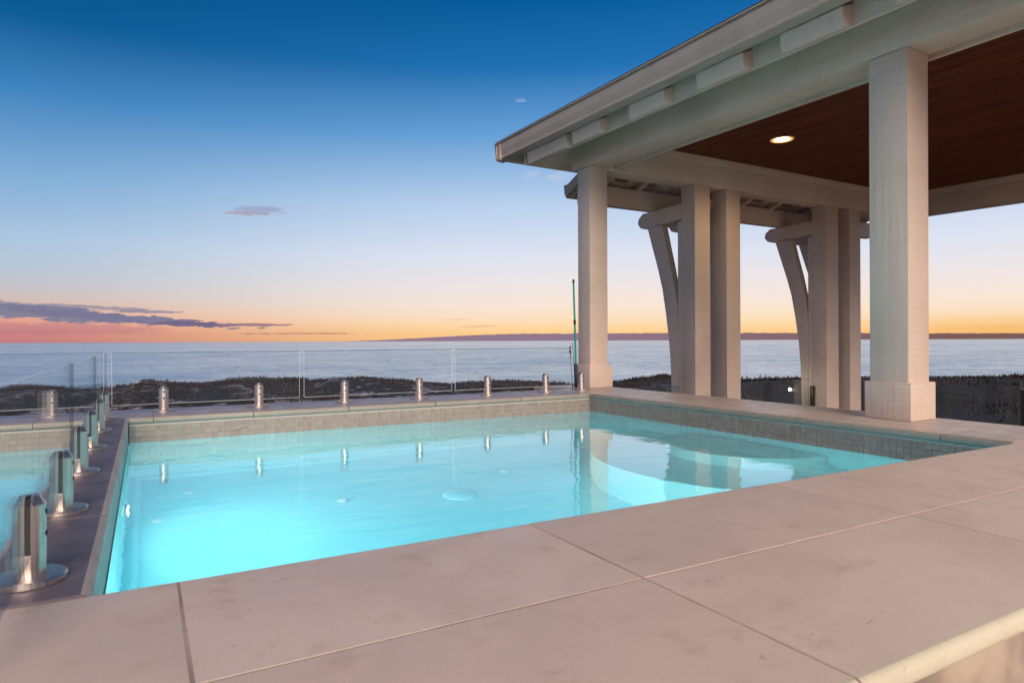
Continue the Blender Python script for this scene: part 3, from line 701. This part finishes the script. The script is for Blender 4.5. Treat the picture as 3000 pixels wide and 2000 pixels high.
def spigot(x, y, rot, parent, front, wide=1.0):
    c = link('spigot', CORE, None); c.location = (x, y, 0); c.scale = (wide, wide, 1); c.rotation_euler = (0, 0, rot); keep(c, parent)
    d = link('base_disc', DISC, None, c); g = link('gasket', GASKET, None, c)
    for z in (.088, .130):
        s = link('screw', SCREW, None, c); s.location = (0, -.0256 * front, z); s.rotation_euler = (R(90) * front, 0, 0)
    return c
ff = thing('glass_fence', 'frameless glass fence on steel spigots along the far edge of the pool, facing the sea', 'glass fence', (1.5, 4.8, 0))
FY = 4.795
for x0, x1 in ((-1.37, -.225), (-.185, .962), (.990, 2.150), (2.178, 3.318)): pane('glass_panel', (x0, FY), (x1, FY), .05, .386, ff, M_GLASS)
for x in (-1.08, -.489, .104, .688, 1.284, 1.872, 2.475, 3.045, 3.425): spigot(x, FY, 0, ff, 1, 1.1)
lf = thing('glass_fence', 'frameless glass fence on steel spigots running from the left foreground towards the sea', 'glass fence', (-.185, 3.0, 0))
fx = lambda y: -.1912 - .0058 * (y - 1.52)
for y0, y1 in ((1.06, 2.375), (2.395, 3.545), (3.565, 4.64)): pane('glass_panel', (fx(y0), y0), (fx(y1), y1), .05, .386, lf, M_GLASS, th=.011, dark=True)
for y in (1.516, 2.09, 2.672, 3.264, 3.878, 4.470): spigot(fx(y), y, R(90), lf, 1)

# pavilion balustrades: glass held by bronze clamps
bal = thing('glass_balustrade', 'wet glass balustrade with bronze clamps between the pavilion posts on the sea side', 'balustrade', (6.5, 5.2, -.95))
GY = 5.262
for x0, x1 in ((4.0, 5.08), (5.10, 5.66), (5.72, 7.36), (7.42, 8.6)): pane('glass_panel', (x0, GY), (x1, GY), -.88, -.045, bal, M_GLASSW)
for x in (5.61, 7.30, 7.82):
    b1 = keep(box('clamp', (x - .055, 5.20, -.95), (x + .055, 5.245, -.130), M_BRONZE, bev=.004), bal)
bal2 = thing('glass_balustrade', 'wet glass balustrade at the right end of the pavilion, right of the near column', 'balustrade', (8.7, 4.0, -.95))
for y0, y1 in ((3.60, 5.10), (2.2, 3.57)): pane('glass_panel', (8.72, y0), (8.72, y1), -.88, -.035, bal2, M_GLASSW)
for y in (3.56,): keep(box('clamp', (8.60, y - .10, -.95), (8.70, y - .002, -.125), M_BRONZE, bev=.004), bal2); keep(box('clamp_cap', (8.595, y - .105, -.1245), (8.705, y + .001, -.117), M_BCAP, bev=.001), bal2)
# added bulb and stem standing in for a lamp reflected in the wet glass
t = thing('lamp_reflection', 'tiny bright round glow added for a lamp reflected in the wet balustrade glass between the post pairs', 'lamp', (7.02, 5.36, -.175))
lathe('added_bulb', [(0, .02), (.010, .016), (.015, .004), (.011, -.010), (0, -.012)], M_SPOT, t, 16)
bm = bmesh.new(); tube(bm, [(0, 0, -.012), (0, 0, -.76)], .008, 8); from_bm('added_stem', bm, M_BRONZE, t)
ld = bpy.data.lights.new('lamp_reflection_light', 'POINT'); ld.energy = .5; ld.color = (1, .92, .7); ld.shadow_soft_size = .02
lo = bpy.data.objects.new('lamp_reflection_light', ld); col.objects.link(lo); lo.parent = t; lo.location = (0, -.06, 0)

# ------------------------------------------------------------------ poles by the corner column
pt = thing('pool_pole', 'tall teal pole in a dark sleeve leaning beside the far corner column', 'pole', (3.455, 4.93, 0))
def pb(pts, r, m, name, par, base):
    bm = bmesh.new(); tube(bm, [Vector(p) - Vector(base) for p in pts], r, 12); return from_bm(name, bm, m, par, smooth=True)
bs_ = (3.455, 4.93, 0)
pb([(3.462, 4.93, .22), (3.452, 4.93, .62), (3.440, 4.93, .98)], [.0095, .009, .0085], M_TEAL, 'shaft', pt, bs_)
pb([(3.440, 4.93, .978), (3.4395, 4.93, 1.012)], .010, M_SLOT, 'end_cap', pt, bs_)
pb([(3.463, 4.93, .014), (3.462, 4.93, .235)], .0165, M_NAVY, 'sleeve', pt, bs_)
pb([(3.452, 4.93, .60), (3.4515, 4.93, .64)], .0115, M_SLOT, 'joint', pt, bs_)
st = thing('garden_stake', 'thin stake with a small brown tip standing left of the teal pole', 'stake', (3.40, 4.90, 0))
pb([(3.402, 4.90, .0), (3.392, 4.90, .2), (3.380, 4.90, .37)], .004, M_NAVY, 'shaft', st, (3.40, 4.90, 0))
pb([(3.380, 4.90, .33), (3.378, 4.90, .355), (3.379, 4.90, .385), (3.384, 4.90, .402)], [.005, .012, .010, .002], M_BROWN, 'tip', st, (3.40, 4.90, 0))
s2 = thing('garden_stake', 'hair-thin dark wire between the teal pole and the brown-tipped stake', 'stake', (3.43, 4.90, 0))
pb([(3.428, 4.90, .0), (3.418, 4.90, .24), (3.405, 4.90, .43)], .0028, M_BROWN, 'shaft', s2, (3.43, 4.90, 0))
# small debris on the far tiles
bm = bmesh.new(); tube(bm, [(.49, 4.494, -.118), (.53, 4.493, -.109), (.575, 4.494, -.098)], .0014, 6)
tag(from_bm('twig', bm, M_BROWN), label='tiny dark twig stuck on the mosaic tiles of the far pool wall', cat='twig')
